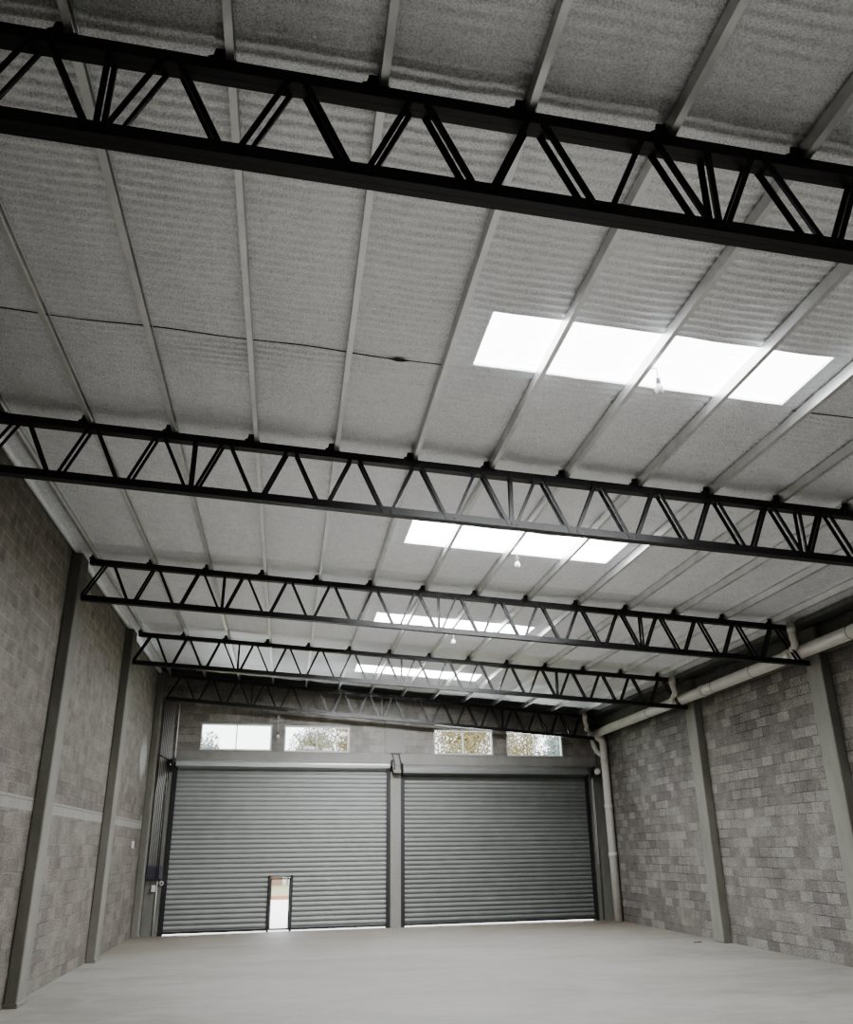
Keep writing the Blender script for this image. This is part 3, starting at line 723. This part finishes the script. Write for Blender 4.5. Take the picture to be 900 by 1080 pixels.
# metal gutter behind the roof edge
gx0, gx1 = W - .30, W - .002
m = MB()
m.box(gx0, gx0 + .006, YB, yfront(gx0) - .02, 4.76, roof(gx0) - .008); m.box(gx0 + .006, gx1, YB, yfront(gx0) - .02, 4.76, 4.766); m.box(gx1 - .006, gx1, YB, yfront(gx0) - .02, 4.766, roof(W) - .01)
o = m.build('roof_gutter', MT['galv_d']); tag(o, 'dark metal gutter under the roof edge above the white drain pipe', 'gutter')

# ------------------------------------------------------------------ small litter on the floor
m = MB(); m.add([(0, 0, .0), (.16, .03, .0), (.17, .06, .0), (.01, .05, 0), (0, 0, .012), (.16, .03, .02), (.17, .06, .012), (.01, .05, .016)], [(3, 2, 1, 0), (4, 5, 6, 7), (0, 1, 5, 4), (1, 2, 6, 5), (2, 3, 7, 6), (3, 0, 4, 7)])
o = m.build('wood_scrap', MT['bark'], None, (10.42, -4.25, 0)); tag(o, 'small dark scrap of wood on the floor by the right pillar', 'scrap')

# ------------------------------------------------------------------ outside, as seen through the windows and the wicket
gnd = MB(); gnd.add([(-30, yfront(-30) + .12, -.01), (45, yfront(45) + .12, -.01), (45, 14.2, -.01), (-30, 14.2, -.01)], [(0, 1, 2, 3)])
struct(gnd.build('pavement', MT['pave']), 'bright concrete yard outside the shutters')
kb = MB(); kb.bbox(1.5, 4.6, 14.2, 14.5, -.012, .12, .02); struct(kb.build('trim_17', MT['kerb']), 'orange kerb across the yard seen through the wicket doorway')
gr = MB(); gr.add([(-60, 14.5, .02), (70, 14.5, .02), (70, 120, .02), (-60, 120, .02)], [(0, 1, 2, 3)])
tag(gr.build('lawn', MT['grass']), 'yellow green grass beyond the kerb', 'grass', None, 'stuff')
hs = empty('garden_shed', (1.4, 28, 0)); tag(hs, 'tan walled building beyond the grass seen through the wicket doorway', 'building')
MB().box(-2.2, 1.62, 0, 3, 0, 2.3).build('wall', MT['house'], hs)
m = MB(); m.add([(-2.5, -.3, 2.3), (1.85, -.3, 2.3), (1.85, 3.3, 2.3), (-2.5, 3.3, 2.3), (-2.5, 1.5, 3.1), (1.85, 1.5, 3.1)], [(0, 1, 5, 4), (2, 3, 4, 5), (0, 4, 3), (1, 2, 5), (3, 2, 1, 0)]); m.build('roof', MT['tin'], hs)
MB().box(-.2, .5, -.03, 0, .7, 1.6).build('window', MT['dark'], hs)
fe = empty('garden_fence', (3.2, 28.2, 0)); tag(fe, 'grey picket fence beside the tan building seen through the wicket doorway', 'fence')
m = MB()
for i in range(40): m.box(.02 + .16 * i, .13 + .16 * i, 0, .03, .05, 1.5)
m.build('pickets', MT['fence'], fe)
m = MB(); m.bbox(0, 6.4, .03, .07, .35, .45); m.bbox(0, 6.4, .03, .07, 1.1, 1.2); m.build('rails', MT['alu'], fe)

def tree(label, x, y, h, rx, rz, mat, nleaf, size, zc, seed):
    rnd = random.Random(seed)
    root = empty('tree', (x, y, 0)); tag(root, label, 'tree', 'trees outside the high windows')
    m = MB(); m.tube([(0, 0, 0), (.05, 0, zc * .5), (-.05, .05, zc)], [.16, .12, .06], 10)
    for i in range(7):
        a_ = i * 2.4; m.tube([(0, 0, zc * (.45 + .06 * i)), (math.cos(a_) * rx * .4, math.sin(a_) * rx * .4, zc + rz * .1 * (i - 2)), (math.cos(a_) * rx * .75, math.sin(a_) * rx * .75, zc + rz * .22 * (i - 2))], [.05, .035, .015], 6)
    m.build('trunk', MT['bark'], root)
    m = MB()
    lobes = [(rnd.uniform(-.55, .55) * rx, rnd.uniform(-.55, .55) * rx, zc + rnd.uniform(-.45, .55) * rz, rnd.uniform(.4, .6)) for _ in range(14)]
    for i in range(nleaf):
        lx, ly, lz, lr = lobes[i % 14]
        d = Vector((rnd.gauss(0, 1), rnd.gauss(0, 1), rnd.gauss(0, 1))).normalized() * (rnd.random() ** .45)
        c = Vector((lx + d.x * lr * rx, ly + d.y * lr * rx, lz + d.z * lr * rz))
        n_ = Vector((rnd.gauss(0, 1), rnd.gauss(0, 1), rnd.gauss(0, 1))).normalized(); t_ = n_.orthogonal().normalized(); b_ = n_.cross(t_); s_ = size * rnd.uniform(.6, 1.3)
        m.add([c - t_ * s_, c + b_ * s_ * .5, c + t_ * s_, c - b_ * s_ * .5], [(0, 1, 2, 3)])
    m.build('foliage', MT[mat], root)
tree('bluish green tree low in the left corner of the leftmost window', -0.55, 17, 5, 1.1, 1.6, 'leaf_b', 5000, .07, 4.9, 1)
tree('green tree filling the left half of the second window', 3.98, 15.4, 8, 1.05, 2.0, 'leaf_g', 8500, .055, 5.2, 2)
tree('yellow green tree in the right half of the second window', 5.75, 20, 8, 1.25, 2.1, 'leaf_y', 5000, .07, 5.9, 3)
tree('yellow flowering tree filling the third window', 10.2, 15, 9, 1.75, 2.4, 'leaf_y', 10000, .065, 5.6, 4)
tree('yellow tree behind the left half of the fourth window', 13.75, 19.5, 9, 1.3, 2.0, 'leaf_y', 5000, .07, 5.8, 5)
tree('blue green tree behind the right end of the fourth window', 17.6, 23.5, 7, 1.6, 2.4, 'leaf_b', 4800, .09, 6.0, 6)

# ------------------------------------------------------------------ light
wd = bpy.data.worlds.new('overcast_sky'); SC.world = wd; wd.use_nodes = True
bg = wd.node_tree.nodes['Background']; bg.inputs[0].default_value = (0.93, 0.96, 1.0, 1); bg.inputs[1].default_value = 9.0

# ------------------------------------------------------------------ camera
cam = bpy.data.cameras.new('camera'); co = bpy.data.objects.new('camera', cam); COL.objects.link(co)
cam.sensor_fit = 'HORIZONTAL'; cam.sensor_width = 36; cam.lens = 887.807 * 36 / 900; cam.clip_end = 500
co.location = (3.06775, -20.23991, 1.6); co.rotation_euler = (1.953240, 0.0124326, -0.1549711)
SC.camera = co
SC.view_settings.view_transform = 'AgX'; SC.view_settings.look = 'None'
SC.view_settings.use_curve_mapping = True
cm = SC.view_settings.curve_mapping; cm.use_clip = False; cm.extend = 'EXTRAPOLATED'
cc = cm.curves[3]
for p in ((.008, .0060), (.03, .036), (.10, .120), (.20, .190), (.35, .250)): cc.points.new(*p)
cc.points[0].location = (0, 0); cc.points[len(cc.points) - 1].location = (1, .46)
cm.update()
SC.view_settings.exposure = 1.46; SC.view_settings.gamma = 1.0
SC.cycles.max_bounces = 10; SC.cycles.diffuse_bounces = 7; SC.cycles.glossy_bounces = 4; SC.cycles.transparent_max_bounces = 8
SC.cycles.sample_clamp_indirect = 8.0
